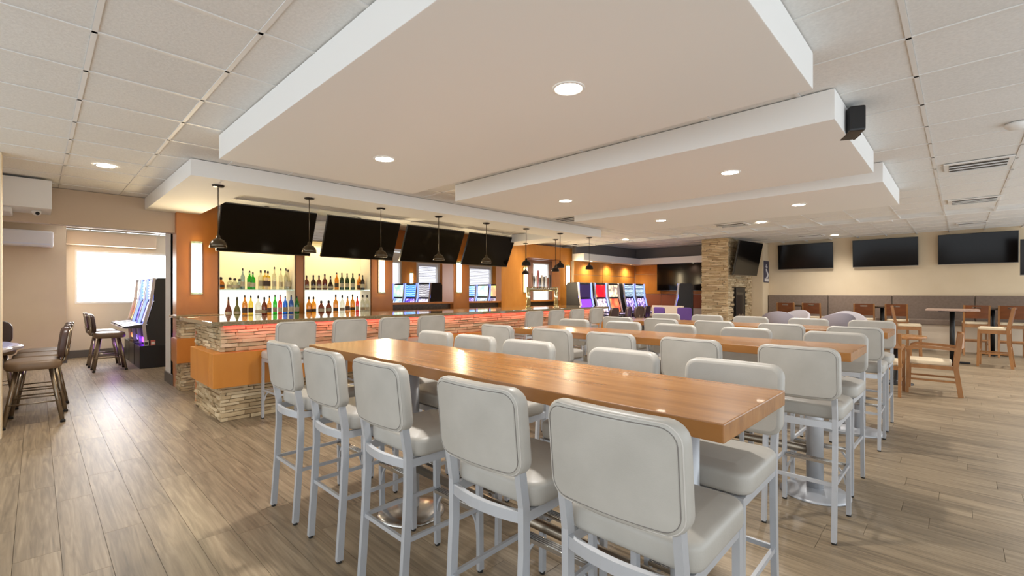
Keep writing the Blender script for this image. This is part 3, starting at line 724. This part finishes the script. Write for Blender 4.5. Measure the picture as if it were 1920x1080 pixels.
def tv(name, w_, h_, label, loc, rot, group, m=None):
    """screen faces local -Y"""
    t = thing(name, label, 'television', loc, 0, group); t.rotation_euler = rot
    MB().bbox((-w_/2, 0, -h_/2), (w_/2, .045, h_/2), .006).build('case', M['black'], t)
    MB().box((-w_/2+.012, -.003, -h_/2+.02), (w_/2-.012, 0, h_/2-.012)).build('screen_panel', M['screen'], t)
    MB().box((-w_/2, -.005, -h_/2), (w_/2, 0, -h_/2+.012)).build('bottom_trim', M['gunmetal'], t)
    MB().box((-.2, .045, -.15), (.2, .09, .15)).build('mount', M['blackmat'], t)
    return t
for k in range(4):
    xa = [1.855, 3.415, 4.98, 6.55][k]; wd = [1.38, 1.40, 1.42, 1.42][k]
    ang = math.atan2(.30, .68)
    tv('television', wd, .75, '%s hanging television above the bar from the left, tilted down' % ORD[k], (xa+wd/2, 7.77, 2.375), (ang, 0, 0), 'televisions above the bar')
    hk = thing('ceiling_bracket', 'steel hanger of the %s bar television' % ORD[k], 'bracket', (xa+wd/2, 7.9, 2.4))
    MB().box((-.03, -.02, .05), (.03, .02, .379)).build('arm', M['black'], hk)

# beer tap tower
bt = thing('beer_tower', 'polished beer tap tower with tall handles on the bar', 'beer tap tower', (7.3, 6.2, 1.102))
MB().tube([(-.46, 0, .01), (-.46, 0, .385), (.46, 0, .385), (.46, 0, .01)][1:3], .04, 14).build('cross_pipe', M['tower'], bt)
for sx in (-1, 1):
    MB().lathe([(.042, .012), (.042, .425)], 14, (sx*.44, 0, 0)).build('post', M['tower'], bt)
    MB().lathe([(.065, 0), (.065, .012), (.045, .02)], 16, (sx*.44, 0, 0)).build('flange', M['tower'], bt)
tc_ = [(150, 90, 50), (40, 36, 36), (220, 210, 196), (176, 60, 40), (40, 36, 36), (214, 200, 180), (60, 46, 40), (226, 220, 214), (120, 60, 36), (44, 40, 40)]
for k in range(10):
    x_ = -.40+.062*k
    MB().tube([(x_, 0, .40), (x_, -.07, .40), (x_, -.075, .36)], .010, 6).build('faucet', M['chrome'], bt)
    hh = [.30, .24, .26, .36, .22, .27, .24, .26, .22, .28][k]
    MB().loft([[(x_+a*q, -.055+b*q, z) for a, b in ((-.011, -.009), (.011, -.009), (.011, .009), (-.011, .009))] for z, q in ((.405, .5), (.43, .8), (.40+hh*.7, 1.5), (.40+hh, 1.1))], smooth=False).build('tap_handle', mat('tap_%d' % k, tc_[k], .35), bt)

# ================================================================ SLOT MACHINES
def make_slot(kind, base):
    """front faces +X, width along Y; origin at floor under the back centre; base = platform height"""
    t = thing('slot_machine', 'slot', 'slot machine')
    W_ = .30
    prof = [(0, base), (.50, base), (.54, base+.36), (.50, base+.40), (.40, base+.82), (.385, base+1.24), (.34, base+1.27), (.05, base+1.27), (0, base+1.2)]
    MB().loft([[(x_, s*W_, z) for x_, z in prof] for s in (-1, 1)], True, False).build('cabinet', M['blackmat'], t)
    MB().bbox((-.02, -W_-.03, 0), (.62, W_+.03, base), .006).build('base', M['black'], t)
    def panel(name, a, b, m, w2, thick=.012, e=.0):
        d = Vector((b[0]-a[0], 0, b[1]-a[1])).normalized(); n = Vector((d.z, 0, -d.x))
        A, B = Vector((a[0], 0, a[1])), Vector((b[0], 0, b[1]))
        vs = []
        for q in (e, e+thick):
            for P, s in ((A, -1), (A, 1), (B, 1), (B, -1)): vs.append(tuple(P+n*q+Vector((0, s*w2, 0))))
        return MB().add(vs, [(0, 1, 2, 3), (7, 6, 5, 4), (4, 5, 1, 0), (5, 6, 2, 1), (6, 7, 3, 2), (7, 4, 0, 3)]).build(name, m, t)
    panel('screen_bezel', (.503, base+.41), (.402, base+.82), M['black'], W_-.005, .012)
    panel('screen_bezel', (.402, base+.835), (.387, base+1.24), M['black'], W_-.005, .012)
    panel('lower_screen', (.498, base+.43), (.406, base+.805), SCR[kind][1], W_-.04, .006, .012)
    panel('upper_screen', (.402, base+.86), (.388, base+1.215), SCR[kind][0], W_-.04, .006, .012)
    for s in (-1, 1):
        MB().bar([(.56, s*(W_-.01), base+.40), (.455, s*(W_-.008), base+.80), (.43, s*(W_-.008), base+.85), (.415, s*(W_-.008), base+1.26)], .022, .035).build('side_light', M['trim_blue'] if kind != 'cream' else M['trim_white'], t)
        MB().bar([(.52, s*W_, base+.0), (.555, s*W_, base+.38), (.45, s*W_, base+.82), (.40, s*W_, base+1.27)], .012, .05).build('edge_trim', M['trim_white'], t)
    dk = MB().loft([[(x_, s*(W_-.005), z) for x_, z in ((.5, base+.33), (.80, base+.335), (.85, base+.35), (.84, base+.375), (.52, base+.41))] for s in (-1, 1)], True, False).build('button_deck', M['deck'], t)
    for k in range(5):
        MB().lathe([(.022, 0), (.024, .006), (.018, .012)], 10, (.77, -.18+.09*k, base+.383)).build('button', M['button'], dk)
    MB().loft([[(x_, s*(W_-.005), z) for x_, z in ((.80, base+.322), (.86, base+.338), (.86, base+.350), (.80, base+.334))] for s in (-1, 1)], True, False).build('deck_edge', M['trim_white'], t)
    MB().box((.505, -W_+.05, base+.04), (.515, W_-.05, base+.30)).build('belly_glass', M['led_violet'] if kind in ('dark', 'grey') else SCR[kind][1], t)
    return t
slots = {}
def slot(kind, x_, y_, rz, label, base=.42, group='slot machines'):
    k = (kind, base)
    if k not in slots: t = slots[k] = make_slot(kind, base)
    else: t = copy_tree(slots[k])
    t.location = (x_, y_, 0); t.rotation_euler = (0, 0, rz); t['label'] = label; t['group'] = group
# slot room, facing the camera's left
for k, kind in enumerate(('grey', 'sky', 'cream')):
    slot(kind, 1.95, 11.22+.72*k, PI, ['nearest slot machine by the wide window, black side showing', 'second slot machine by the wide window', 'third slot machine by the wide window, mostly hidden'][k])
tag(MB().bbox((1.97, 10.88, 0), (2.6, 13.1, .42), .006).build('slot_platform', M['black']), 'black plinth behind the slot machines by the wide window', 'plinth')
for k, kind in enumerate(('grey', 'sky', 'mint')):
    slot(kind, 8.1, 10.95+.66*k, PI, '%s slot machine from the right, seen between second and third bar pillars' % ORD[k])
for k, kind in enumerate(('lime', 'mint', 'sky')):
    slot(kind, 10.95, 10.95+.66*k, PI, '%s slot machine from the right, seen right of the third bar pillar' % ORD[k])
for k, (kind, x_) in enumerate((('dark', 10.42), ('red', 11.18), ('cream', 11.85), ('teal', 12.75), ('teal', 13.42))):
    slot(kind, x_+.06, YA-.50 if x_ > 11 else YA-.50, -PI/2, '%s slot machine from the left in the far gaming corner' % ORD[k])
slot('dark', 13.95, 5.85, math.radians(112), 'dark slot machine standing side-on left of the stone column', .42)
for k, (c_, x_) in enumerate((((226, 222, 214), 1.43), ((206, 104, 92), 1.53))):
    o = thing('card_packet', ['white', 'red'][k]+' small packet on the base of the nearest slot machine', 'packet', (x_, 10.92, .42))
    MB().bbox((-.035, -.012, 0), (.035, .012, .10), .003).build('packet_body', mat('packet_%d' % k, c_, .5), o)
    MB().box((-.026, -.0135, .02), (.026, -.012, .07)).build('printed_panel', M['blackmat'] if k == 0 else M['white_pl'], o)

# ================================================================ CASINO STOOLS AND GAMING TABLE
def make_casino():
    t = thing('casino_stool', 'c', 'stool')
    s = MB(); rings = pillow(.44, .46, .10, .12, .035, crown=.01)
    s.loft([[(a, b, c+.64) for a, b, c in r] for r in rings]).build('seat', M['brownseat'], t)
    s = MB(); rings = pillow(.38, .33, .06, .10, .02)
    bk = s.loft([[(-.235-.12*b+c+.3*a*a, a, .86+b) for a, b, c in r] for r in rings]).build('backrest', M['brownback'], t)
    MB().tube([(-.235-.12*b-.034+.3*a*a, a, .86+b) for a, b in rrect(.37, .32, .10, 6)], .009, 6, closed=True).build('back_rim', M['gunmetal'], bk)
    MB().tube([(-.16, 0, .60), (-.24, 0, .66), (-.255, 0, .78)], .016, 8).build('back_stem', M['gunmetal'], t)
    for sx in (-1, 1):
        for sy in (-1, 1):
            MB().tube([(sx*.13, sy*.13, .59), (sx*.22, sy*.21, .015)], .019, 8).build('leg', M['gunmetal'], t)
            MB().lathe([(.022, 0), (.022, .02), (.018, .03)], 8, (sx*.222, sy*.212, 0)).build('foot', M['rubber'], t)
        MB().tube([(sx*.19, -.19, .21), (sx*.19, .19, .21)], .009, 6).build('stretcher', M['gunmetal'], t)
        MB().tube([(-.19, sx*.19, .24), (.19, sx*.19, .24)], .009, 6).build('stretcher', M['gunmetal'], t)
    return t
cs = make_casino(); cfirst = [True]
def casino(x_, y_, rz, label, group='casino stools', s=1):
    t = cs if cfirst[0] else copy_tree(cs)
    cfirst[0] = False
    t.location = (x_, y_, 0); t.rotation_euler = (0, 0, rz); t['label'] = label; t['group'] = group
casino(-.02, 7.27, PI, 'nearest brown padded stool at the gaming table on the left edge')
casino(.02, 7.85, PI, 'second brown padded stool at the gaming table on the left edge')
casino(.05, 8.42, PI, 'third brown padded stool at the gaming table on the left edge')
casino(-.42, 9.15, -PI/2, 'brown stool behind the gaming table at the left edge')
casino(.93, 11.2, 0, 'nearer brown stool before the slot machines by the wide window')
casino(.91, 11.95, 0, 'farther brown stool before the slot machines by the wide window')
gt = thing('gaming_table', 'pale glowing scalloped gaming table at the left edge', 'gaming table', (-.62, 7.85, 0))
N = 96; rim = []
for k in range(N):
    a = 2*PI*k/N; r = .50+.045*abs(math.cos(a*4)); rim.append((r*.95*math.cos(a), r*1.35*math.sin(a)))
MB().loft([[(a*q, b*q, z) for a, b in rim] for q, z in ((.93, .76), (1, .775), (1, .80), (.96, .815))], True, False).build('table_rim', M['trim_white'], gt)
MB().loft([[(a*.93, b*.93, z) for a, b in rim] for z in (.8155, .822)], True, False).build('glass_top', mat('table_glass', (206, 206, 226), .08, emit=(190, 190, 230), es=.25), gt)
MB().lathe([(.34, 0), (.32, .1), (.18, .2), (.16, .6), (.30, .76)], 20).build('pedestal', M['blackmat'], gt)
# far gaming chairs
for k, (x_, y_, rz) in enumerate(((10.3, 6.6, PI/2), (11.25, 6.75, PI/2+.2), (11.9, 6.75, PI/2-.15), (12.4, 6.8, PI/2+.1), (12.95, 6.75, PI/2+.5))):
    casino(x_, y_, rz, '%s brown stool from the left before the far slot machines' % ORD[k])
# pale half wall and purple chairs in the corner
tag(MB().bbox((12.2, 5.4, 0), (12.28, 6.3, 1.05), .005).build('low_partition', M['pvcwhite']), 'low cream partition in the far gaming corner', 'partition')
def purple_chair(x_, y_, rz, label):
    t = thing('purple_chair', label, 'chair', (x_, y_, 0), rz, 'purple chairs')
    MB().loft([[(a, b, c+.6) for a, b, c in r] for r in pillow(.42, .42, .08, .06, .02)]).build('seat', M['purple'], t)
    MB().loft([[(-.22-.1*b+c, a, .86+b) for a, b, c in r] for r in pillow(.36, .34, .05, .05, .018)]).build('backrest', M['purple'], t)
    for sx in (-1, 1):
        for sy in (-1, 1): MB().tube([(sx*.16, sy*.16, .57), (sx*.2, sy*.2, 0)], .016, 6).build('leg', M['gunmetal'], t)
    MB().tube([(-.2, 0, .57), (-.235, 0, .72)], .014, 6).build('back_stem', M['gunmetal'], t)
purple_chair(11.6, 5.6, -.3, 'purple chair before the low cream partition')
purple_chair(11.75, 5.08, 0.1, 'purple chair before the slot machine by the stone column')
tv('television', 1.55, .92, 'television on the orange wall left of the stone column', (XB-.12, 6.62, 1.93), (0, 0, -PI/2), 'wall televisions')

# ================================================================ TELEVISION WALL
s = XW/14.3
for k, (ya, yb) in enumerate(((3.59, 2.335), (1.93, .70), (.366, -.864))):
    tv('television', (ya-yb)*s*1.0, .745, ['leftmost', 'middle', 'rightmost'][k]+' of three televisions in a row on the cream wall', (XW-.15, (ya+yb)/2*s, 2.475), (math.radians(5), 0, -PI/2), 'televisions on the cream wall')
tv('television', 1.42, .96, 'television on the stone fireplace column, tilted toward the room', (13.98, 4.28, 2.36), (math.radians(11), 0, -.13), 'fireplace televisions')
tvr = tv('television', 1.2, .72, 'television cut off by the right picture edge', (13.6, -1.45, 2.11), (math.radians(4), 0, -PI/2), 'wall televisions')
MB().box((-.025, .05, 0), (.025, .09, .80)).build('ceiling_pole', M['black'], tvr)
po = thing('wall_poster', 'navy poster with pale curved figures beside the fireplace television', 'poster', (15.58, 4.28, 1.72), 0)
MB().bbox((-.24, -.02, 0), (.24, 0, .66), .004).build('backing', M['poster'], po)
MB().tube([(-.08, -.022, .40), (.0, -.022, .32), (.1, -.022, .26), (.06, -.022, .17), (-.06, -.022, .14)], .028, 6).build('figure', M['poster_ink'], po)
MB().tube([(-.1, -.022, .50), (-.05, -.022, .46), (.03, -.022, .47)], .02, 6).tube([(-.05, -.022, .46), (-.05, -.022, .56)], .014, 6).build('figure', M['poster_ink'], po)
MB().box((-.2, -.024, .03), (.2, -.02, .12)).build('figure', M['poster_ink'], po)

bq = thing('banquette', 'long taupe upholstered banquette along the cream wall', 'banquette', (XW, 0, 0))
edges = [4.27, 2.72, 1.30, -.25, -1.75, -3.0]
for a, b in zip(edges[1:], edges):
    MB().bbox((-.14, a+.006, .55), (-.018, b-.006, 1.335), .015).build('back_panel', M['banq'], bq)
    MB().bbox((-.62, a+.006, .62), (-.14, b-.006, .75), .02).build('seat_pad', M['banq'], bq)
MB().box((-.56, -3.0, 0), (-.1, 4.27, .62)).build('plinth', M['pvcwhite'], bq)

def make_wood_stool():
    """front +X"""
    t = thing('wooden_high_chair', 'w', 'high chair')
    s = MB(); s.loft([[(a+.01, b, c+.73) for a, b, c in r] for r in pillow(.40, .42, .05, .04, .015)]).build('seat', M['creamseat'], t)
    # back panel with a grip cutout near the top
    s = MB(); n = 10
    def row(z0, z1, ya, yb):
        ra = []
        for z in (z0, z1):
            for k in range(n+1):
                y_ = ya+(yb-ya)*k/n
                ra.append((-.205-.16*(z-.72)+.35*y_*y_, y_, z))
        m_ = n+1
        vs = ra+[(x_-.02, y_, z) for x_, y_, z in ra]; fs = []
        for k in range(n): fs += [(k, k+1, m_+k+1, m_+k), (2*m_+k+1, 2*m_+k, 3*m_+k, 3*m_+k+1), (k+1, k, 2*m_+k, 2*m_+k+1), (m_+k, m_+k+1, 3*m_+k+1, 3*m_+k)]
        fs += [(0, m_, 3*m_, 2*m_), (n, 2*m_+n, 3*m_+n, m_+n)]
        s.add(vs, fs)
    row(.84, 1.06, -.21, .21); row(1.095, 1.13, -.21, .21); row(1.06, 1.095, -.21, -.07); row(1.06, 1.095, .07, .21)
    s.build('backrest', M['chairback'], t)
    for sy in (-1, 1):
        MB().bar([(-.25, sy*.2, 0), (-.20, sy*.2, .45), (-.195, sy*.2, .74), (-.262, sy*.2, 1.13)], .032, .045).build('leg', M['chairwood'], t)
        MB().bar([(.205, sy*.19, 0), (.19, sy*.19, .71)], .036, .036).build('leg', M['chairwood'], t)
        MB().bar([(-.2, sy*.195, .67), (.19, sy*.195, .67)], .022, .07).build('apron', M['chairwood'], t)
        MB().bar([(-.21, sy*.195, .26), (.195, sy*.195, .26)], .02, .03).build('stretcher', M['chairwood'], t)
    MB().bar([(.19, -.19, .67), (.19, .19, .67)], .07, .022, side=Vector((0, 0, 1))).build('apron', M['chairwood'], t)
    MB().bar([(-.2, -.19, .67), (-.2, .19, .67)], .07, .022, side=Vector((0, 0, 1))).build('apron', M['chairwood'], t)
    MB().bar([(.2, -.19, .30), (.2, .19, .30)], .04, .022, side=Vector((0, 0, 1))).build('stretcher', M['chairwood'], t)
    MB().bar([(-.215, -.19, .36), (-.215, .19, .36)], .03, .022, side=Vector((0, 0, 1))).build('stretcher', M['chairwood'], t)
    return t
ws = make_wood_stool(); wf = [True]
def wood_stool(x_, y_, rz, label):
    t = ws if wf[0] else copy_tree(ws)
    wf[0] = False
    t.location = (x_, y_, 0); t.rotation_euler = (0, 0, rz); t['label'] = label; t['group'] = 'wooden high chairs'
for k, y_ in enumerate((3.50, 2.88, 1.76, 1.12, -.24, -.80)):
    wood_stool(14.78, y_, R.uniform(-.08, .08), 'wooden high chair facing the banquette, %s from the fireplace end' % ORD[k])
wood_stool(12.85, .80, -PI/2+.1, 'wooden high chair left of the free-standing high table')
wood_stool(12.75, -.46, PI/2-.1, 'wooden high chair right of the free-standing high table')
def high_table(x_, y_, label, m, w_=.62, z=1.06):
    t = thing('high_table', label, 'table', (x_, y_, 0), 0, 'square high tables')
    MB().bbox((-w_/2, -w_/2, z-.03), (w_/2, w_/2, z), .004).build('tabletop', m, t)
    MB().lathe([(.04, .02), (.04, z-.05)], 14).build('post', M['black'], t)
    MB().box((-.2, -.2, z-.05), (.2, .2, z-.03)).build('top_plate', M['black'], t)
    MB().bbox((-.26, -.04, 0), (.26, .04, .035), .01).bbox((-.04, -.26, 0), (.04, .26, .035), .01).build('base', M['black'], t)
high_table(12.85, .12, 'free-standing high table with pale top between two wooden chairs', M['lightwood'], .78, 1.08)
for k, y_ in enumerate((3.19, 1.44, -.52)): high_table(15.07, y_, 'dark high table against the banquette, %s from the fireplace end' % ORD[k], M['darkcounter'], .5, 1.07)

# armchairs and round table
def armchair(x_, y_, rz, label):
    t = thing('wooden_armchair', label, 'armchair', (x_, y_, 0), rz, 'wooden armchairs')
    MB().loft([[(a+.02, b, c+.44) for a, b, c in r] for r in pillow(.46, .46, .06, .04, .018)]).build('seat', M['creamseat'], t)
    for sy in (-1, 1):
        MB().bar([(-.30, sy*.25, 0), (-.25, sy*.25, .4), (-.30, sy*.25, .86)], .034, .055).build('leg', M['chairwood'], t)
        MB().bar([(.25, sy*.255, 0), (.235, sy*.255, .60), (.22, sy*.255, .645), (.17, sy*.255, .665), (-.10, sy*.255, .655), (-.27, sy*.25, .64)], .036, .036).build('arm', M['chairwood'], t)
        MB().bar([(-.25, sy*.245, .385), (.235, sy*.245, .385)], .024, .05).build('apron', M['chairwood'], t)
        MB().bar([(-.265, sy*.245, .20), (.24, sy*.245, .20)], .02, .026).build('stretcher', M['chairwood'], t)
    MB().bar([(.235, -.24, .385), (.235, .24, .385)], .05, .024, side=Vector((0, 0, 1))).build('apron', M['chairwood'], t)
    MB().bar([(-.25, -.24, .385), (-.25, .24, .385)], .05, .024, side=Vector((0, 0, 1))).build('apron', M['chairwood'], t)
    s = MB(); n = 8
    s.loft([[(-.285-.03*math.sin(PI*k/n), -.27+.54*k/n, z) for z in (.66, .86)]+[(-.307-.03*math.sin(PI*k/n), -.27+.54*k/n, z) for z in (.86, .66)] for k in range(n+1)], True, False).build('backrest', M['chairwood'], t)
armchair(8.42, .84, 0, 'wooden armchair left of the round table, seen from behind')
armchair(8.89, .30, math.radians(91), 'wooden armchair right of the round table, cream seat visible')
rt = thing('round_table', 'small round wooden table between two armchairs', 'table', (9.36, .73, 0))
MB().lathe([(.36, .715), (.37, .72), (.37, .745), (.36, .75)], 36).build('tabletop', M['table_wood'], rt)
MB().lathe([(.22, 0), (.22, .01), (.05, .04), (.04, .06), (.04, .715)], 18).build('pedestal', M['black'], rt)

# lavender tub chairs
def tub(x_, y_, rz, m, label):
    t = thing('tub_chair', label, 'tub chair', (x_, y_, 0), rz, 'lavender tub chairs')
    MB().loft([[(a, b, c+.42) for a, b, c in r] for r in pillow(.56, .56, .12, .2, .03)]).build('seat', m, t)
    n = 20; rings = []
    for k in range(n+1):
        a = math.radians(60+240*k/n); q = math.sin(PI*k/n); ht = .66+.30*q**1.3
        r0, r1 = .30, .35
        rings.append([(r0*math.cos(a), r0*math.sin(a), .22), (r1*math.cos(a), r1*math.sin(a), .22), (r1*1.08*math.cos(a), r1*1.08*math.sin(a), ht-.02), (r1*1.04*math.cos(a), r1*1.04*math.sin(a), ht), (r0*1.06*math.cos(a), r0*1.06*math.sin(a), ht)])
    MB().loft(rings).build('shell', m, t)
    for k in range(4):
        a = PI/4+k*PI/2; MB().tube([(.2*math.cos(a), .2*math.sin(a), .36), (.27*math.cos(a), .27*math.sin(a), 0)], .016, 6).build('leg', M['black'], t)
tub(12.9, 3.28, .3, M['lavender'], 'left lavender tub chair in front, by the fireplace')
tub(13.6, 3.10, PI-.3, M['lavender2'], 'pale tub chair behind the left lavender one')
tub(12.9, 2.08, .5, M['lavender'], 'right lavender tub chair in front of the banquette')
tub(13.6, 1.92, PI+.3, M['lavender2'], 'pale tub chair behind the right lavender one')

# ================================================================ CEILING FITTINGS
def vent(x_, y_, z_, L_, label, n=3):
    t = thing('air_vent', label, 'air vent', (x_, y_, z_), 0, 'linear air vents')
    wv = .22 if n > 2 else .1
    MB().bbox((-wv, -L_/2, -.014), (wv, L_/2, .0), .003).build('frame', M['white_pl'], t)
    for k in range(n):
        xx = -wv*.62+wv*1.24*k/(n-1)
        MB().box((xx-.03, -L_/2+.04, -.018), (xx+.03, L_/2-.04, -.0142)).build('slot_gap', M['vent'], t)
        MB().box((xx+.03, -L_/2+.04, -.03), (xx+.036, L_/2-.04, -.0142)).build('blade', M['white_pl'], t)
vent(6.95, -.13, ZC, .52, 'nearest ceiling vent right of the slabs'); vent(9.62, -.14, ZC, .55, 'second ceiling vent beyond the nearest one on the right')
vent(6.85, 5.1, ZC, .62, 'ceiling vent between the bar soffit and farthest slab'); vent(9.75, 3.3, ZC, .58, 'ceiling vent beyond the farthest slab')
vent(14.3, 2.85, Z2, .58, 'ceiling vent near the leftmost wall television'); vent(14.2, -.18, Z2, .5, 'ceiling vent before the rightmost wall television')
vent(2.2, 5.2, ZC, .3, 'small ceiling slot beside the nearest slab', 2)
for k, (x_, y_, lab) in enumerate(((5.5, -.33, 'round white detector on the ceiling at the right edge'), (10.48, 4.6, 'small round detector on the ceiling before the stone column'))):
    t = thing('smoke_detector', lab, 'detector', (x_, y_, ZC), 0)
    MB().lathe([(.075, 0), (.075, -.02), (.055, -.04), (.02, -.045)], 20).build('body', M['white_pl'], t)
tag(MB().bbox((12.1, 1.0, Z2-.05), (12.35, 1.3, Z2-.001), .008).build('wireless_sensor', M['white_pl']), 'flat white sensor box on the raised ceiling', 'sensor')
sp = thing('speaker', 'black loudspeaker hung behind the middle slab edge', 'speaker', (4.16, .60, 2.69), math.radians(25))
MB().bbox((-.12, -.08, -.12), (.12, .02, .06), .015).build('cabinet', M['black'], sp)
MB().bbox((.03, -.10, -.11), (.16, -.082, .05), .008).build('grille', M['blackmat'], sp)
MB().box((-.02, -.05, .06), (.02, -.02, ZC-2.69)).build('bracket', M['chrome'], sp)
ac = thing('bulkhead_box', 'white boxed bulkhead on the beige header', 'bulkhead', (-.9, 8.46, 2.36))
MB().bbox((-.7, -.62, .06), (1.03, 0, .40), .004).build('box', M['drywall'], ac)
MB().bbox((-.7, -.52, 0.0), (.70, -.02, .06), .02).build('underside_panel', M['white_pl'], ac)
cc = thing('security_camera', 'small white dome security camera under the bulkhead', 'camera', (-.0, 8.12, 2.419))
MB().lathe([(.045, 0), (.045, -.02), (.04, -.04), (.02, -.055)], 16).build('body', M['white_pl'], cc)
MB().lathe([(.02, -.02), (.02, .01)], 12, T=Matrix.Translation((.01, -.035, -.035)) @ Matrix.Rotation(PI/2, 4, 'X')).build('lens', M['black'], cc)
mu = thing('air_conditioner', 'long white wall air conditioner in the slot room nook', 'air conditioner', (-.55, 12.885, 2.3))
MB().bbox((-.9, -.26, 0), (.78, 0, .30), .03).build('body', M['white_pl'], mu)
MB().box((-.85, -.262, .03), (.74, -.255, .06)).build('louvre', M['slat'], mu)
# slot room lamps; the last is added to brighten the mauve partition
for k, (x_, y_) in enumerate(((.3, 11.0), (6.2, 11.2), (9.3, 11.4), (12.6, 12.0), (11.9, 9.5))):
    downlight(x_, y_, ZC-.001, '%s unseen ceiling downlight beyond the header and bar' % ORD[k], 'slot room downlights', 70)
light('window_daylight', 'AREA', (1.75, 13.70, 1.75), 60, (.95, .97, 1), None, 2.2, (-PI/2, 0, 0), sy=1.1)
light('slot_glow', 'POINT', (1.05, 11.6, .55), 2, (.5, .2, 1), None, .1)
